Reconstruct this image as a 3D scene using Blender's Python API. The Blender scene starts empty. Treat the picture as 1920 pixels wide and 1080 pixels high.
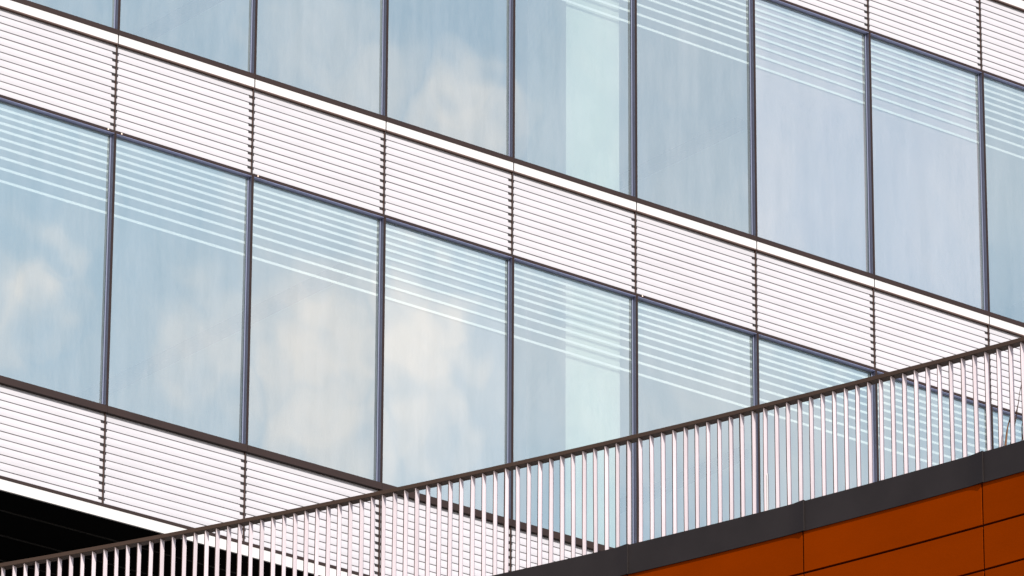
import bpy, math, random
from mathutils import Vector, Matrix
random.seed(7)
R = math.radians
sc = bpy.context.scene
C = sc.collection

# ------------------------------------------------------------------ camera
EYE = 1.6                                   # camera height above the ground
cam = bpy.data.cameras.new('camera'); co = bpy.data.objects.new('camera', cam); C.objects.link(co)
sc.camera = co
cam.sensor_width = 36; cam.lens = 220.11; cam.clip_start = 0.5; cam.clip_end = 3000
pit, roll = 0.39306, -0.00472
fw = Vector((0, math.cos(pit), math.sin(pit)))
up0 = Vector((0, -math.sin(pit), math.cos(pit))); rt0 = Vector((1, 0, 0))
cr, sr = math.cos(-roll), math.sin(-roll)
rt = rt0*cr + up0*sr
up = up0*cr - rt0*sr
m = Matrix((rt, up, -fw)).transposed().to_4x4(); m.translation = (0, 0, EYE)
co.matrix_world = m

# ------------------------------------------------------------------ sun, sky, exposure
SUN_AZ = math.atan2(0.50, -0.866); SUN_EL = R(36)
w = bpy.data.worlds.new('World'); sc.world = w; w.use_nodes = True
nt = w.node_tree; N = nt.nodes; L = nt.links
bg = N['Background']; bg.inputs[1].default_value = 0.125
sky = N.new('ShaderNodeTexSky'); sky.sky_type = 'NISHITA'; sky.sun_disc = False
sky.sun_elevation = SUN_EL; sky.sun_rotation = SUN_AZ; sky.air_density = 1.0; sky.dust_density = 1.0; sky.ozone_density = 1.5
tc = N.new('ShaderNodeTexCoord')
def wmath(op, a, b=None, c=None):
    n = N.new('ShaderNodeMath'); n.operation = op
    for i, v in enumerate((a, b, c)):
        if v is None: continue
        if isinstance(v, (int, float)): n.inputs[i].default_value = v
        else: L.new(v, n.inputs[i])
    return n.outputs[0]
wn = N.new('ShaderNodeTexNoise'); wn.inputs['Scale'].default_value = 90; wn.inputs['Detail'].default_value = 7; wn.inputs['Roughness'].default_value = .58
L.new(tc.outputs['Generated'], wn.inputs['Vector'])
v1 = N.new('ShaderNodeVectorMath'); v1.operation = 'SUBTRACT'; L.new(wn.outputs['Color'], v1.inputs[0]); v1.inputs[1].default_value = (.5, .5, .5)
v2 = N.new('ShaderNodeVectorMath'); v2.operation = 'SCALE'; L.new(v1.outputs[0], v2.inputs[0]); v2.inputs['Scale'].default_value = 0.012
v3 = N.new('ShaderNodeVectorMath'); v3.operation = 'ADD'; L.new(tc.outputs['Generated'], v3.inputs[0]); L.new(v2.outputs[0], v3.inputs[1])
# small clouds standing in the part of the sky the glass faces: (direction, angular radius, density)
CLOUDS = [((.8985, -.2235, .3775), .006, .6), ((.9000, -.2225, .3730), .006, .6), ((.9020, -.2225, .3680), .006, .5), ((.8962, -.2245, .3828), .006, .5),
          ((.8788, -.2867, .3814), .0085, 1.0), ((.8812, -.2899, .3735), .006, .45), ((.8948, -.2435, .3743), .012, .85),
          ((.9006, -.2423, .3609), .011, .75), ((.8924, -.2604, .3686), .010, .5), ((.8977, -.2258, .3783), .009, .9),
          ((.9024, -.2278, .3657), .009, .7), ((.8859, -.2149, .4112), .010, .85), ((.886, -.2202, .4061), .008, .6),
          ((.8794, -.2317, .4158), .011, .55), ((.8744, -.241, .4211), .010, .35), ((.8900, -.2250, .3980), .008, .5),
          ((0.8901, -0.18, 0.4186), 0.022, 0.28),  # from here on broad faint patches, added to brighten the panes' reflections
          ((0.8993, -0.1823, 0.3976), 0.022, 0.3),
          ((0.8919, -0.1998, 0.4056), 0.018, 0.22),
          ((0.911, -0.1852, 0.3685), 0.022, 0.3),
          ((0.906, -0.205, 0.3703), 0.018, 0.24),
          ((0.9177, -0.1641, 0.3618), 0.022, 0.25),
          ((0.9086, -0.1322, 0.3963), 0.02, 0.3)]
tot = None
for d, r, k in CLOUDS:
    dn = N.new('ShaderNodeVectorMath'); dn.operation = 'DISTANCE'
    L.new(v3.outputs[0], dn.inputs[0]); dn.inputs[1].default_value = Vector(d).normalized()
    mr = N.new('ShaderNodeMapRange'); mr.interpolation_type = 'SMOOTHSTEP'
    L.new(dn.outputs['Value'], mr.inputs['Value'])
    mr.inputs['From Min'].default_value = r*1.6; mr.inputs['From Max'].default_value = 0.0
    mr.inputs['To Min'].default_value = 0; mr.inputs['To Max'].default_value = k*.68
    tot = mr.outputs[0] if tot is None else wmath('MAXIMUM', tot, mr.outputs[0])
wisp = N.new('ShaderNodeTexNoise'); wisp.inputs['Scale'].default_value = 14; wisp.inputs['Detail'].default_value = 6; wisp.inputs['Roughness'].default_value = .62
L.new(tc.outputs['Generated'], wisp.inputs['Vector'])
wr = N.new('ShaderNodeMapRange'); L.new(wisp.outputs['Fac'], wr.inputs['Value'])
wr.inputs['From Min'].default_value = .45; wr.inputs['From Max'].default_value = .75; wr.inputs['To Min'].default_value = .14; wr.inputs['To Max'].default_value = .42
cm = wmath('MINIMUM', wmath('ADD', tot, wr.outputs[0]), 1.0)
mx = N.new('ShaderNodeMix'); mx.data_type = 'RGBA'
L.new(cm, mx.inputs['Factor']); L.new(sky.outputs[0], mx.inputs['A']); mx.inputs['B'].default_value = (9.0, 7.0, 7.4, 1)
L.new(mx.outputs['Result'], bg.inputs[0])

sun = bpy.data.lights.new('sun', 'SUN'); so = bpy.data.objects.new('sun', sun); C.objects.link(so)
sun.energy = 4.0; sun.angle = R(.53); sun.color = (1, .955, .90)
sd = Vector((math.sin(SUN_AZ)*math.cos(SUN_EL), math.cos(SUN_AZ)*math.cos(SUN_EL), math.sin(SUN_EL)))
so.rotation_euler = sd.to_track_quat('Z', 'Y').to_euler()
vs = sc.view_settings; vs.view_transform = 'Standard'; vs.look = 'None'; vs.gamma = 1; vs.exposure = 0.55

# ------------------------------------------------------------------ materials
def mat(name, col, rough=.5, metal=0, var=0.0, vscale=3, bump=0.0, bscale=60, spec=.5, stretch=(1, 1, 1), rnd=0.0):
    mt = bpy.data.materials.new(name); mt.use_nodes = True
    t = mt.node_tree; b = t.nodes['Principled BSDF']
    b.inputs['Base Color'].default_value = (*col, 1); b.inputs['Roughness'].default_value = rough
    b.inputs['Metallic'].default_value = metal; b.inputs['Specular IOR Level'].default_value = spec
    tcn = t.nodes.new('ShaderNodeTexCoord'); mp = t.nodes.new('ShaderNodeMapping')
    t.links.new(tcn.outputs['Object'], mp.inputs[0]); mp.inputs['Scale'].default_value = stretch
    n = t.nodes.new('ShaderNodeTexNoise'); n.inputs['Scale'].default_value = vscale; n.inputs['Detail'].default_value = 6
    t.links.new(mp.outputs[0], n.inputs['Vector'])
    if var:
        r = t.nodes.new('ShaderNodeMapRange'); t.links.new(n.outputs['Fac'], r.inputs['Value'])
        r.inputs['From Min'].default_value = .25; r.inputs['From Max'].default_value = .75
        r.inputs['To Min'].default_value = 1-var; r.inputs['To Max'].default_value = 1+var
        x = t.nodes.new('ShaderNodeMix'); x.data_type = 'RGBA'; x.blend_type = 'MULTIPLY'; x.inputs['Factor'].default_value = 1
        x.inputs['A'].default_value = (*col, 1); t.links.new(r.outputs[0], x.inputs['B'])
        t.links.new(x.outputs['Result'], b.inputs['Base Color'])
        if rnd:                              # every panel or bar a shade of its own
            oi = t.nodes.new('ShaderNodeObjectInfo'); r9 = t.nodes.new('ShaderNodeMapRange'); t.links.new(oi.outputs['Random'], r9.inputs['Value'])
            r9.inputs['To Min'].default_value = 1-rnd; r9.inputs['To Max'].default_value = 1+rnd
            x9 = t.nodes.new('ShaderNodeMix'); x9.data_type = 'RGBA'; x9.blend_type = 'MULTIPLY'; x9.inputs['Factor'].default_value = 1
            t.links.new(x.outputs['Result'], x9.inputs['A']); t.links.new(r9.outputs[0], x9.inputs['B'])
            t.links.new(x9.outputs['Result'], b.inputs['Base Color'])
    if bump:
        n2 = t.nodes.new('ShaderNodeTexNoise'); n2.inputs['Scale'].default_value = bscale; n2.inputs['Detail'].default_value = 3
        t.links.new(mp.outputs[0], n2.inputs['Vector'])
        bp = t.nodes.new('ShaderNodeBump'); bp.inputs['Strength'].default_value = bump; bp.inputs['Distance'].default_value = .01
        t.links.new(n2.outputs['Fac'], bp.inputs['Height']); t.links.new(bp.outputs[0], b.inputs['Normal'])
    return mt

M = {}
M['slat'] = mat('white_slat_paint', (.425, .412, .424), .35, var=.05, vscale=1.6, rnd=.025, stretch=(1, 1, 3))
M['band'] = mat('white_band_paint', (.52, .505, .485), .4, var=.02)
M['dark'] = mat('dark_bronze_frame', (.022, .012, .0095), .5, spec=.2, var=.18, vscale=2.5, stretch=(1, 1, 4))
M['brown'] = mat('copper_brown_trim', (.07, .034, .022), .45, var=.25, vscale=5)
M['gap'] = mat('black_joint', (.012, .009, .010), .8)
M['reveal'] = mat('sky_tinted_reveal', (.082, .080, .125), .32, metal=.15, var=.15, vscale=2)  # blue of the reflected sky put into the base colour
M['headlin'] = mat('lightened_head_lining', (.34, .36, .58), .4, var=.12, vscale=2)  # paler copy of the reveal, making up for the shade under the head
M['bead'] = mat('edge_reflection_bead', (.21, .23, .32), .3, metal=.2)  # pale tone stands for the reflection along the glass edge
M['frit'] = mat('white_frit', (.82, .72, .73), .6)
M['ceil'] = mat('room_ceiling_paint', (.72, .76, .76), .8, var=.05, vscale=.6)
M['roomwall'] = mat('room_wall_paint', (.42, .46, .48), .8, var=.08)
M['track'] = mat('blue_grey_track', (.03, .03, .05), .5)
M['column'] = mat('concrete_column', (.50, .47, .42), .8, var=.07, vscale=2, stretch=(1, 1, 2))
M['blind'] = mat('grey_screen_fabric', (.47, .32, .37), .9, var=.06, vscale=5, bump=.3, bscale=400, stretch=(1, 1, .25))
M['blind_dark'] = mat('blue_grey_screen_fabric', (.24, .20, .22), .9, var=.12, vscale=3, bump=.3, bscale=400, stretch=(1, 1, .25))
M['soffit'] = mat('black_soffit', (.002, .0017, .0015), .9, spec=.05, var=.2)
M['soffit_trim'] = mat('soffit_trim_metal', (.010, .008, .006), .6)
M['rail'] = mat('brown_handrail_paint', (.052, .030, .018), .5, spec=.25, var=.1, vscale=4)
M['bar'] = mat('galvanised_bar', (.55, .475, .485), .45, metal=0, rnd=.10, var=.09, vscale=6, stretch=(1, 1, .4))
M['flash'] = mat('charcoal_flashing', (.024, .0195, .0185), .55, rnd=.05, spec=.12, var=.16, vscale=3, stretch=(1, 1, 1))
M['orange'] = mat('orange_cladding', (.205, .026, .0001), .8, rnd=.06, var=.07, vscale=1.5, spec=.0, bump=.06, bscale=30, stretch=(1, 1, 3))
M['conc'] = mat('grey_concrete', (.25, .25, .24), .85, var=.15, vscale=1, bump=.1)
M['ground'] = mat('grey_paving', (.18, .175, .165), .9, var=.25, vscale=.4, bump=.1)
M['roof'] = mat('roof_membrane', (.12, .12, .12), .9, var=.2)
M['twig'] = mat('dry_twig_bark', (.13, .05, .012), .8, var=.35, vscale=30)
M['bolt'] = mat('pale_screw_metal', (.8, .62, .5), .35, metal=.3)

def glass_mat():
    mt = bpy.data.materials.new('blue_coated_glass'); mt.use_nodes = True
    t = mt.node_tree; n = t.nodes; l = t.links
    n.remove(n['Principled BSDF']); out = n['Material Output']
    gl = n.new('ShaderNodeBsdfGlossy'); gl.inputs['Roughness'].default_value = 0.0
    gl.inputs['Color'].default_value = (.79, 1, .905, 1)
    tr = n.new('ShaderNodeBsdfTransparent'); tr.inputs['Color'].default_value = (.86, .98, .95, 1)
    fr = n.new('ShaderNodeFresnel'); fr.inputs['IOR'].default_value = 1.5
    mr = n.new('ShaderNodeMapRange'); l.new(fr.outputs[0], mr.inputs['Value'])
    mr.inputs['To Min'].default_value = .50; mr.inputs['To Max'].default_value = 1.0
    mix = n.new('ShaderNodeMixShader'); l.new(mr.outputs[0], mix.inputs[0]); l.new(tr.outputs[0], mix.inputs[1]); l.new(gl.outputs[0], mix.inputs[2])
    # thin veil of dust on the outer face
    df = n.new('ShaderNodeBsdfDiffuse'); df.inputs['Color'].default_value = (.75, .76, .78, 1)
    tcn = n.new('ShaderNodeTexCoord'); mp = n.new('ShaderNodeMapping'); mp.inputs['Scale'].default_value = (30, 30, 5)
    l.new(tcn.outputs['Object'], mp.inputs[0])
    nz = n.new('ShaderNodeTexNoise'); nz.inputs['Scale'].default_value = 1.0; nz.inputs['Detail'].default_value = 8; nz.inputs['Roughness'].default_value = .7
    l.new(mp.outputs[0], nz.inputs['Vector'])
    r2 = n.new('ShaderNodeMapRange'); l.new(nz.outputs['Fac'], r2.inputs['Value'])
    r2.inputs['From Min'].default_value = .3; r2.inputs['From Max'].default_value = .7; r2.inputs['To Min'].default_value = .03; r2.inputs['To Max'].default_value = .065
    mp3 = n.new('ShaderNodeMapping'); mp3.inputs['Scale'].default_value = (7, 7, .9); l.new(tcn.outputs['Object'], mp3.inputs[0])
    oi = n.new('ShaderNodeObjectInfo'); l.new(oi.outputs['Location'], mp3.inputs['Location'])
    n3 = n.new('ShaderNodeTexNoise'); n3.inputs['Scale'].default_value = 1.0; n3.inputs['Detail'].default_value = 5
    l.new(mp3.outputs[0], n3.inputs['Vector'])
    r3 = n.new('ShaderNodeMapRange'); l.new(n3.outputs['Fac'], r3.inputs['Value'])
    r3.inputs['From Min'].default_value = .35; r3.inputs['From Max'].default_value = .75; r3.inputs['To Max'].default_value = .045
    ad = n.new('ShaderNodeMath'); ad.operation = 'ADD'; l.new(r2.outputs[0], ad.inputs[0]); l.new(r3.outputs[0], ad.inputs[1])
    m2 = n.new('ShaderNodeMixShader'); l.new(ad.outputs[0], m2.inputs[0]); l.new(mix.outputs[0], m2.inputs[1]); l.new(df.outputs[0], m2.inputs[2])
    # very slight roller-wave distortion of the panes
    w1 = n.new('ShaderNodeTexNoise'); w1.inputs['Scale'].default_value = 1.3; w1.inputs['Detail'].default_value = 1
    l.new(tcn.outputs['Object'], w1.inputs['Vector'])
    bp = n.new('ShaderNodeBump'); bp.inputs['Strength'].default_value = .05; bp.inputs['Distance'].default_value = .05
    l.new(w1.outputs['Fac'], bp.inputs['Height']); l.new(bp.outputs[0], gl.inputs['Normal'])
    l.new(m2.outputs[0], out.inputs['Surface'])
    return mt
M['glass'] = glass_mat()

# ------------------------------------------------------------------ mesh helpers
class MB:
    def __init__(s): s.v = []; s.f = []; s.mi = []
    def quadbox(s, p, mi=0):                 # p: 8 corners, bottom ring then top ring
        b = len(s.v); s.v += [tuple(q) for q in p]
        for f in ((3, 2, 1, 0), (4, 5, 6, 7), (0, 1, 5, 4), (1, 2, 6, 5), (2, 3, 7, 6), (3, 0, 4, 7)):
            s.f.append(tuple(b+i for i in f)); s.mi.append(mi)
    def box(s, x0, x1, y0, y1, z0, z1, mi=0):
        s.quadbox([(x0, y0, z0), (x1, y0, z0), (x1, y1, z0), (x0, y1, z0), (x0, y0, z1), (x1, y0, z1), (x1, y1, z1), (x0, y1, z1)], mi)
    def prism(s, prof, x0, x1, mi=0):        # profile in (y, z), extruded along x, closed
        b = len(s.v); n = len(prof)
        s.v += [(x0, y, z) for y, z in prof] + [(x1, y, z) for y, z in prof]
        for i in range(n):
            j = (i+1) % n; s.f.append((b+i, b+j, b+n+j, b+n+i)); s.mi.append(mi)
        s.f.append(tuple(b+i for i in reversed(range(n)))); s.mi.append(mi)
        s.f.append(tuple(b+n+i for i in range(n))); s.mi.append(mi)
    def sweep(s, rings, mi=0):               # rings of equal length, closed tube with caps
        b = len(s.v); n = len(rings[0])
        for r in rings: s.v += [tuple(q) for q in r]
        for k in range(len(rings)-1):
            for i in range(n):
                j = (i+1) % n; s.f.append((b+k*n+i, b+k*n+j, b+(k+1)*n+j, b+(k+1)*n+i)); s.mi.append(mi)
        s.f.append(tuple(b+i for i in reversed(range(n)))); s.mi.append(mi)
        s.f.append(tuple(b+(len(rings)-1)*n+i for i in range(n))); s.mi.append(mi)
    def build(s, name, mats, parent=None, bevel=0):
        me = bpy.data.meshes.new(name); me.from_pydata(s.v, [], s.f)
        if not isinstance(mats, (list, tuple)): mats = [mats]
        for x in mats: me.materials.append(x)
        me.polygons.foreach_set('material_index', s.mi); me.update()
        o = bpy.data.objects.new(name, me); C.objects.link(o)
        if parent: o.parent = parent
        if bevel:
            bv = o.modifiers.new('bevel', 'BEVEL'); bv.width = bevel; bv.segments = 2; bv.limit_method = 'ANGLE'
        return o
def thing(name, label, cat, loc=(0, 0, 0), rz=0):
    o = bpy.data.objects.new(name, None); C.objects.link(o); o.location = loc; o.rotation_euler = (0, 0, rz)
    o['label'] = label; o['category'] = cat
    return o

# ------------------------------------------------------------------ ground
g = MB(); g.box(-900, 900, -900, 900, -.3, 0)
go = g.build('ground', M['ground']); go['kind'] = 'structure'

# ------------------------------------------------------------------ office building
A = 0.66957885
W = 1.6548
office = thing('office_building', 'glass office facade with white louvre bands and dark frames, behind the railing', 'building', (-3.8823, 56.0, EYE), A)
# local axes: x along the facade (away to the right), y into the building, z above the camera
UJ = [-3.311, -1.656, -.0018, 1.6635, 3.3148, 4.9683, 6.6091, 8.2599, 9.9243, 11.5961, 13.24, 14.895, 16.55]
H = 3.980
zA, zB, zC = 25.912, 25.800, 24.868         # sill underside, foot of white band, head of window
zT = 21.985                                  # top of lower sill (glass starts)
PITCH = (zB-zC-.012)/12
U0, U1 = UJ[0], UJ[-1]

def louvre(i, ztop, zbot, n):
    u0, u1 = UJ[i]+.007, UJ[i+1]-.010
    p = (ztop-zbot)/n
    mb = MB()
    yf, yr = .028, .0385                      # nose and root of every slat
    for k in range(n):
        zt = ztop-k*p; zb = zt-p
        yf = .028+random.uniform(-.0010, .0010)
        prof = [(yr, zt+.003)]
        for t in range(9):                   # cove: leans out below the slat above, then runs down upright
            q = t/8
            prof.append((yf+(yr-yf)*(1-q)**2.0, zt-.001-.058*q))
        prof += [(yf+.0005, zb+.0005), (yf+.003, zb), (yr+.003, zb+.002), (yr+.003, zt+.003)]
        mb.prism(prof, u0, u1, 0)
        if k < n-1:                          # black blocks painting the shade of the openings at the slat ends
            for a, b in ((u0-.004, u0+.020), (u1-.036, u1+.004)):
                mb.box(a, b, yf+.001, yr+.002, zb-.029, zb-.001, 1)
    mb.box(u0-.005, u1+.008, .056, .062, zbot-.002, ztop, 1)
    return mb.build('louvre_panel', [M['slat'], M['gap']], office)

STR = [.0379, .114, .1888, .2624, .3389, .425, .5179, .621, .7354, .8656]
random.seed(11)
TILT = {}
def window(i, zh, zs, row):
    """zh head, zs glass foot"""
    u0, u1 = UJ[i], UJ[i+1]
    hm = .0125
    sill = .072 if row == 0 else .054
    f = MB()
    f.box(u0+.001, u1-.001, 0, .085, zh-.030, zh, 0)                      # head bar
    f.box(u1-hm, u1-.001, .001, .085, zs, zh-.031, 0)                     # right jamb
    f.box(u0+.001, u0+hm, .001, .085, zs, zh-.031, 0)                     # left jamb
    f.box(u0+.001, u1-.001, -.010 if row == 0 else -.003, .085, zs-sill, zs-.0005, 0)   # sill
    fr = f.build('window', [M['dark']], office)
    r = MB()                                                             # recess lining, sky tint and lighter head put into the colour
    r.box(u0+hm+.001, u1-hm-.001, .003, .056, zh-.034, zh-.031, 1)
    r.box(u1-hm-.003, u1-hm-.001, .006, .056, zs+.001, zh-.035)
    r.box(u0+hm+.001, u0+hm+.003, .006, .056, zs+.001, zh-.035)
    r.build('recess_lining', [M['reveal'], M['headlin']], fr)
    b = MB()  # pale ring painting the glass edge reflection
    b.box(u0+hm+.004, u1-hm-.004, .048, .054, zh-.043, zh-.035)
    b.box(u1-hm-.016, u1-hm-.004, .048, .054, zs+.008, zh-.044)
    b.box(u0+hm+.004, u0+hm+.009, .048, .054, zs+.008, zh-.044)
    b.box(u0+hm+.004, u1-hm-.004, .048, .054, zs+.001, zs+.007)
    b.build('glazing_bead', M['bead'], fr)
    gz = MB()
    cx, cz = (u0+u1)/2, (zs+zh)/2
    hw, hh = (u1-u0)/2-hm-.004, (zh-zs)/2-.020
    gz.v += [(-hw, 0, -hh), (hw, 0, -hh), (hw, 0, hh), (-hw, 0, hh)]
    gz.f.append((0, 1, 2, 3)); gz.mi.append(0)
    go_ = gz.build('glass_pane', M['glass'], fr); go_.location = (cx, .059, (zs+zh)/2-.017)
    tx, tz = TILT.get((row, i), (random.uniform(-.16, .16), random.uniform(-.16, .16)))
    go_.rotation_euler = (R(tx), 0, R(tz))
    s = MB()
    for d in STR:
        z = zh-d; t = .0135
        s.box(u0+hm+.018, u1-hm-.018, .066, .0672, z-t, z+t)
    s.build('frit_stripes', M['frit'], fr)
    return fr

wins = {}
for row, dz in ((0, 0), (1, H)):
    for i in range(1, 11):
        wins[row, i] = window(i, zC+dz, zT-.010+dz-(.004 if row else 0), row)
for i in range(1, 12):
    if i < 11: louvre(i, zB-.005, zC+.006, 12)
    if i < 11: louvre(i, zB+H-.005, zC+H+.006, 12)
    louvre(i, zT-.079, 20.966, 12) if i < 11 else None
# white bands above the louvres, one piece per bay, with a brown drip trim under them
for dz in (0, H):
    for i in range(1, 11):
        b = MB(); b.box(UJ[i]+.006, UJ[i+1]-.008, .002, .05, zB+dz+.004, zA+dz-.002)
        bo = b.build('white_band', M['band'], office)
        b = MB(); b.box(UJ[i]+.004, UJ[i+1]-.006, -.002, .05, zB+dz-.011, zB+dz+.003)
        b.build('drip_trim', M['brown'], bo)
# joint strips between louvre panels, their lit left edge put in as brown
for (za, zb) in ((zC, zA), (zC+H, zA+H), (20.968, zT-.076)):
    for i in range(1, 12):
        j = MB(); j.box(UJ[i]-.006, UJ[i]+.004, .010, .055, za+.001, zb-.003, 1); j.box(UJ[i]-.0095, UJ[i]-.0065, .012, .055, za+.001, zb-.003, 0)
        j.build('joint_strip', [M['brown'], M['gap']], office)
# foot of the facade: dark line and white edge strip above the black underside
b = MB(); b.box(U0, U1, -.008, .06, 20.940, 20.970); b.build('base_trim', M['dark'], office)
b = MB(); b.box(U0, U1, -.002, .020, 20.832, 20.939); b.build('base_strip', M['band'], office)
# floor slabs, rooms, roof
def boxpart(name, m_, x0, x1, y0, y1, z0, z1, par=office):
    b = MB(); b.box(x0, x1, y0, y1, z0, z1); return b.build(name, m_, par)
boxpart('floor_slab', M['conc'], U0, U1, .101, 9, 20.86, zT-.09)
boxpart('floor_slab', M['conc'], U0, U1, .101, 9, zC-.0, zT+H-.09)
boxpart('roof', M['roof'], U0, U1, .101, 9, zC+H, zA+H+.25)
b = MB(); b.box(U0, U1, -.01, .10, zA+H+.002, zA+H+.09); b.build('roof_coping', M['dark'], office)
for dz in (0, H):
    boxpart('ceiling', M['ceil'], U0+.1, U1, .16, 7, zC+dz-.03, zC+dz-.004)
    boxpart('back_wall', M['roomwall'], U0+.1, U1, 7.01, 7.1, zT+dz-.08, zC+dz-.03)
    boxpart('end_wall', M['roomwall'], U0, U0+.09, .102, 7.1, zT+dz-.08, zC+dz-.005)
    boxpart('end_wall', M['roomwall'], U1-.09, U1, .102, 7.1, zT+dz-.08, zC+dz-.005)
    # concrete column just behind the fifth bay, and ceiling beams running back into the rooms
    boxpart('column', M['column'], 5.74, 6.46, .104, .75, zT+dz-.085, zC+dz-.031)
    for ux, y0 in ((3.68, 1.2), (10.26, 2.65)):
        boxpart('ceiling_track', M['track'], ux, ux+.13, y0, 6.9, zC+dz-.14, zC+dz-.031)
# roller blinds that are down behind some panes
for row, i, frac in ((1, 7, 1), (1, 8, 1), (0, 4, 1), (0, 2, .0)):
    if not frac: continue
    dz = row*H; zb = zC+dz-.03-(zC-zT-.03)*frac
    b = MB(); n = 24
    u0, u1 = UJ[i]+.03, UJ[i+1]-.03
    for k in range(n):
        a0 = u0+(u1-u0)*k/n; a1 = u0+(u1-u0)*(k+1)/n
        y0 = .080+.002*math.sin(k*.9); y1 = .080+.002*math.sin((k+1)*.9)
        b.v += [(a0, y0, zb), (a1, y1, zb), (a1, y1, zC+dz-.03), (a0, y0, zC+dz-.03)]
        q = len(b.v)-4; b.f.append((q, q+1, q+2, q+3)); b.mi.append(0)
    bo = b.build('roller_blind', M['blind_dark'] if (row, i) == (0, 4) else M['blind'], wins[row, i])
# screws on the head bars
for i, z, du in ((2, zC-.012, -.09), (2, zC-.018, .07), (3, zC-.014, .06), (6, zC-.014, .07)):
    b = MB(); u = UJ[i]+du; b.box(u-.007, u+.007, -.006, -.001, z-.009, z+.009)
    b.build('screw', M['bolt'], wins[0, i if du > 0 else i-1], bevel=.002)
# black underside, its faint joints, and what stands below
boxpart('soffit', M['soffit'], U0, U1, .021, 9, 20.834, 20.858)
for y in (.45, 1.02, 1.6):
    boxpart('soffit_joint', M['soffit_trim'], U0, U1, y, y+.02, 20.826, 20.8335)
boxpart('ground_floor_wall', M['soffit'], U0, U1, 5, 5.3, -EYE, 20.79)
for ux in (-2.5, 2.5, 7.5, 12.5):
    boxpart('pillar', M['conc'], ux, ux+.7, 1.2, 1.9, -EYE, 20.79)

# ------------------------------------------------------------------ curved orange building and its railing
def crail(x): return -1.64421935e-02*x*x-6.36268367e-01*x+47.3989754, -3.2884387e-02*x-6.36268367e-01
def cfas(x): return -2.7887354e-02*x*x-6.56560561e-01*x+47.3312017, -5.5774708e-02*x-6.56560561e-01
def pt(cv, x, off, z):                       # off: metres inward (away from the viewer) from the outer line
    y, s = cv(x); k = 1/math.sqrt(1+s*s)
    return (x-s*k*off, y+k*off, z+EYE)
def strip(mb, cv, x0, x1, o0, o1, z0, z1, n, mi=0, flare=0):
    rings = []
    for k in range(n+1):
        x = x0+(x1-x0)*k/n
        e = flare*max(0, 1-(x1-x)/.07)**1.5 if flare else 0
        rings.append([pt(cv, x, o0-e, z0), pt(cv, x, o0-e, z1), pt(cv, x, o1, z1), pt(cv, x, o1, z0)])
    mb.sweep(rings, mi)

cb = thing('curved_building', 'orange panelled curved building with charcoal metal edge, in the lower right corner', 'building')
# charcoal flashing in lapped lengths
JX = [-5.0, -3.5, -2.0, -.45, .932, 2.284, 3.600, 4.90, 6.2]
for a, b_ in zip(JX, JX[1:]):
    mb = MB(); xs = 28
    rings = []
    L_ = b_-a
    for k in range(xs+1):
        t = k/xs; x = a+L_*(1-(1-t)**1.6)+.0008*(k == 0)
        d = b_-x
        e = .013*max(0, 1-d/.11)**1.5
        dz = .006*max(0, 1-d/.09)
        x = min(x, b_-.0002)
        rings.append([pt(cfas, x, -e, 16.912), pt(cfas, x, -e, 17.160+dz), pt(cfas, x, .16, 17.172+dz), pt(cfas, x, .16, 16.930)])
    mb.sweep(rings); mb.build('edge_flashing', M['flash'], cb)
# cladding panels in rows
PX = [-4.9, -3.4, -1.9, -.43, .915, 2.265, 3.579, 4.87, 6.1]
rows = [(16.571, 16.925), (16.214, 16.571), (15.857, 16.214), (15.500, 15.857), (15.143, 15.500), (14.786, 15.143)]
for z0, z1 in rows:
    for a, b_ in zip(PX, PX[1:]):
        mb = MB(); strip(mb, cfas, a+.006, b_-.006,   .012+random.uniform(-.0012, .0012), .045, z0+.009, z1-.009 if z1 < 16.9 else z1-.004, 10)
        mb.build('cladding_panel', M['orange'], cb)
mb = MB(); strip(mb, cfas, -4.9, 6.1, .031, .047, -EYE, 14.78, 40); mb.build('lower_cladding', M['orange'], cb)
mb = MB(); strip(mb, cfas, -5.0, 6.2, .050, .5, -EYE, 16.909, 40); mb.build('wall', M['gap'], cb)
mb = MB(); strip(mb, cfas, -5.0, 6.2, .165, 3.0, 16.93, 17.08, 40); mb.build('terrace_deck', M['conc'], cb)

rl = thing('terrace_railing', 'brown handrail on pale flat upright bars, running along the orange building edge', 'railing')
def xat(s):                                  # x on the rail curve at arc length s
    n = 400; x = 0.0; h = s/n
    for _ in range(n):
        sl = -3.2884387e-02*x-6.36268367e-01; x += h/math.sqrt(1+sl*sl)
    return x
KS = [0, 4, 15, 19, 24, 41, 45, 50, 55, 60, 66, 71, 75, 80, 85, 90]
RES = [.032, .020, -.020, -.018, -.022, -.009, -.014, -.005, .004, .004, .011, .009, .008, .005, .002, -.007]
def spos(k):
    s = .10769134*k-4.91989648
    if k <= 0: return s-RES[0]
    if k >= 90: return s-RES[-1]
    for a in range(len(KS)-1):
        if KS[a] <= k <= KS[a+1]:
            t = (k-KS[a])/(KS[a+1]-KS[a]); return s-(RES[a]*(1-t)+RES[a+1]*t)
for a, b_ in ((-5.2, -3.905), (-3.904, 2.022), (2.023, 5.0)):
    mb = MB(); strip(mb, crail, a, b_, 0, .085, 18.089, 18.1238, 40); mb.build('handrail', M['rail'], rl, bevel=.002)
random.seed(5)
POSTS = {45, 66, 56}
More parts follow.
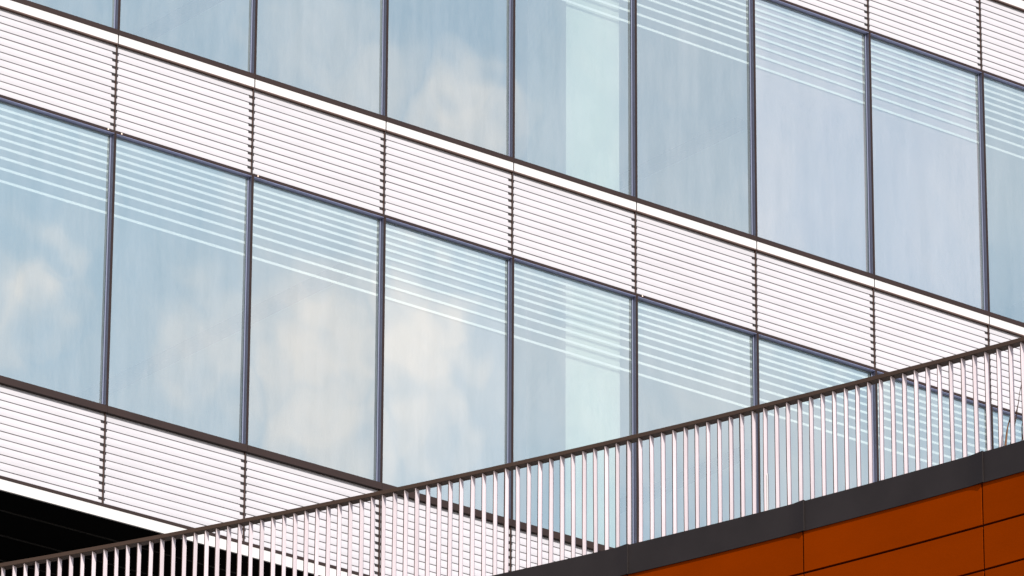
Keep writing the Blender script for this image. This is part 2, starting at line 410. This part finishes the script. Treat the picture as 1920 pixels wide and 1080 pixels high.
for k in range(-3, 96):
    x = xat(spos(k))
    ang = math.atan(crail(x)[1]) + R(random.uniform(-2.2, 2.2))
    th = .012 if k in POSTS else random.uniform(.006, .008); dp = .060
    base = Vector(pt(crail, x, .004, 0)); ex = Vector((math.cos(ang), math.sin(ang), 0)); ey = Vector((-ex.y, ex.x, 0))
    mb = MB(); nz = 7
    wob = random.uniform(-.0022, .0022); ph = random.uniform(0, 6)
    rings = []
    for q in range(nz):
        z = 17.05+(18.088-17.05)*q/(nz-1)
        o = base+ex*(wob*math.sin(ph+q*.7))
        rings.append([(*(o+ex*sx+ey*sy).xy, z+EYE) for sx, sy in ((-th, 0), (0, 0), (0, dp), (-th, dp))])
    mb.sweep([r[::-1] for r in rings])
    for q, fc in enumerate(mb.f):            # brown on the narrow outer edge puts its unlit look into the colour
        if len(fc) == 4 and all(abs((Vector(mb.v[i])-base).dot(ey)) < .004 for i in fc): mb.mi[q] = 1
    bo = mb.build('baluster', [M['bar'], M['rail']], rl)
    if k == 68:
        p = MB(); rr = []
        for z in (17.1, 17.53, 17.545):
            sh = 0 if z < 17.54 else .010
            rr.append([(*(base+ex*sx+ey*sy).xy, z+EYE) for sx, sy in ((.001, .030+sh), (.006, .030+sh), (.006, .056), (.001, .056))])
        p.sweep([r[::-1] for r in rr]); p.build('splice_plate', M['band'], bo)

# ------------------------------------------------------------------ dry twigs behind the railing
def tube(mb, pts, rads, n=6):
    rings = []
    for i, p in enumerate(pts):
        p = Vector(p); d = (Vector(pts[min(i+1, len(pts)-1)])-Vector(pts[max(i-1, 0)])).normalized()
        a = d.cross(Vector((0, 1, 0))).normalized(); b = d.cross(a)
        rings.append([p+(a*math.cos(2*math.pi*j/n)+b*math.sin(2*math.pi*j/n))*rads[i] for j in range(n)])
    mb.sweep(rings)
tw = thing('bare_twig', 'dry brown twig seen through the railing bars at the right edge', 'plant', (3.80, 44.75, 17.08+EYE))
def stem(pts, r):
    mb = MB(); P = [(x-3.80, dy, z-17.08) for x, dy, z in pts]
    tube(mb, P, [r*(1-.6*i/(len(P)-1))*random.uniform(.8, 1.25) for i in range(len(P))]); mb.build('stem', M['twig'], tw)
stem([(3.79, .0, 17.08), (3.785, 0, 17.27), (3.797, .01, 17.36), (3.805, 0, 17.42), (3.826, .01, 17.49), (3.838, .02, 17.56), (3.855, .02, 17.64)], .0085)
stem([(3.83, .03, 17.47), (3.846, .03, 17.51), (3.835, .03, 17.54), (3.838, .02, 17.57)], .007)
stem([(3.80, .02, 17.08), (3.83, .02, 17.3), (3.871, .02, 17.49), (3.880, .02, 17.56), (3.896, .02, 17.63), (3.905, .02, 17.70), (3.924, .02, 17.79)], .006)
stem([(3.871, .02, 17.54), (3.885, .03, 17.56), (3.892, .03, 17.62)], .004)
stem([(3.90, .0, 17.08), (3.905, 0, 17.25), (3.915, 0, 17.33), (3.912, 0, 17.42), (3.93, 0, 17.5)], .005)
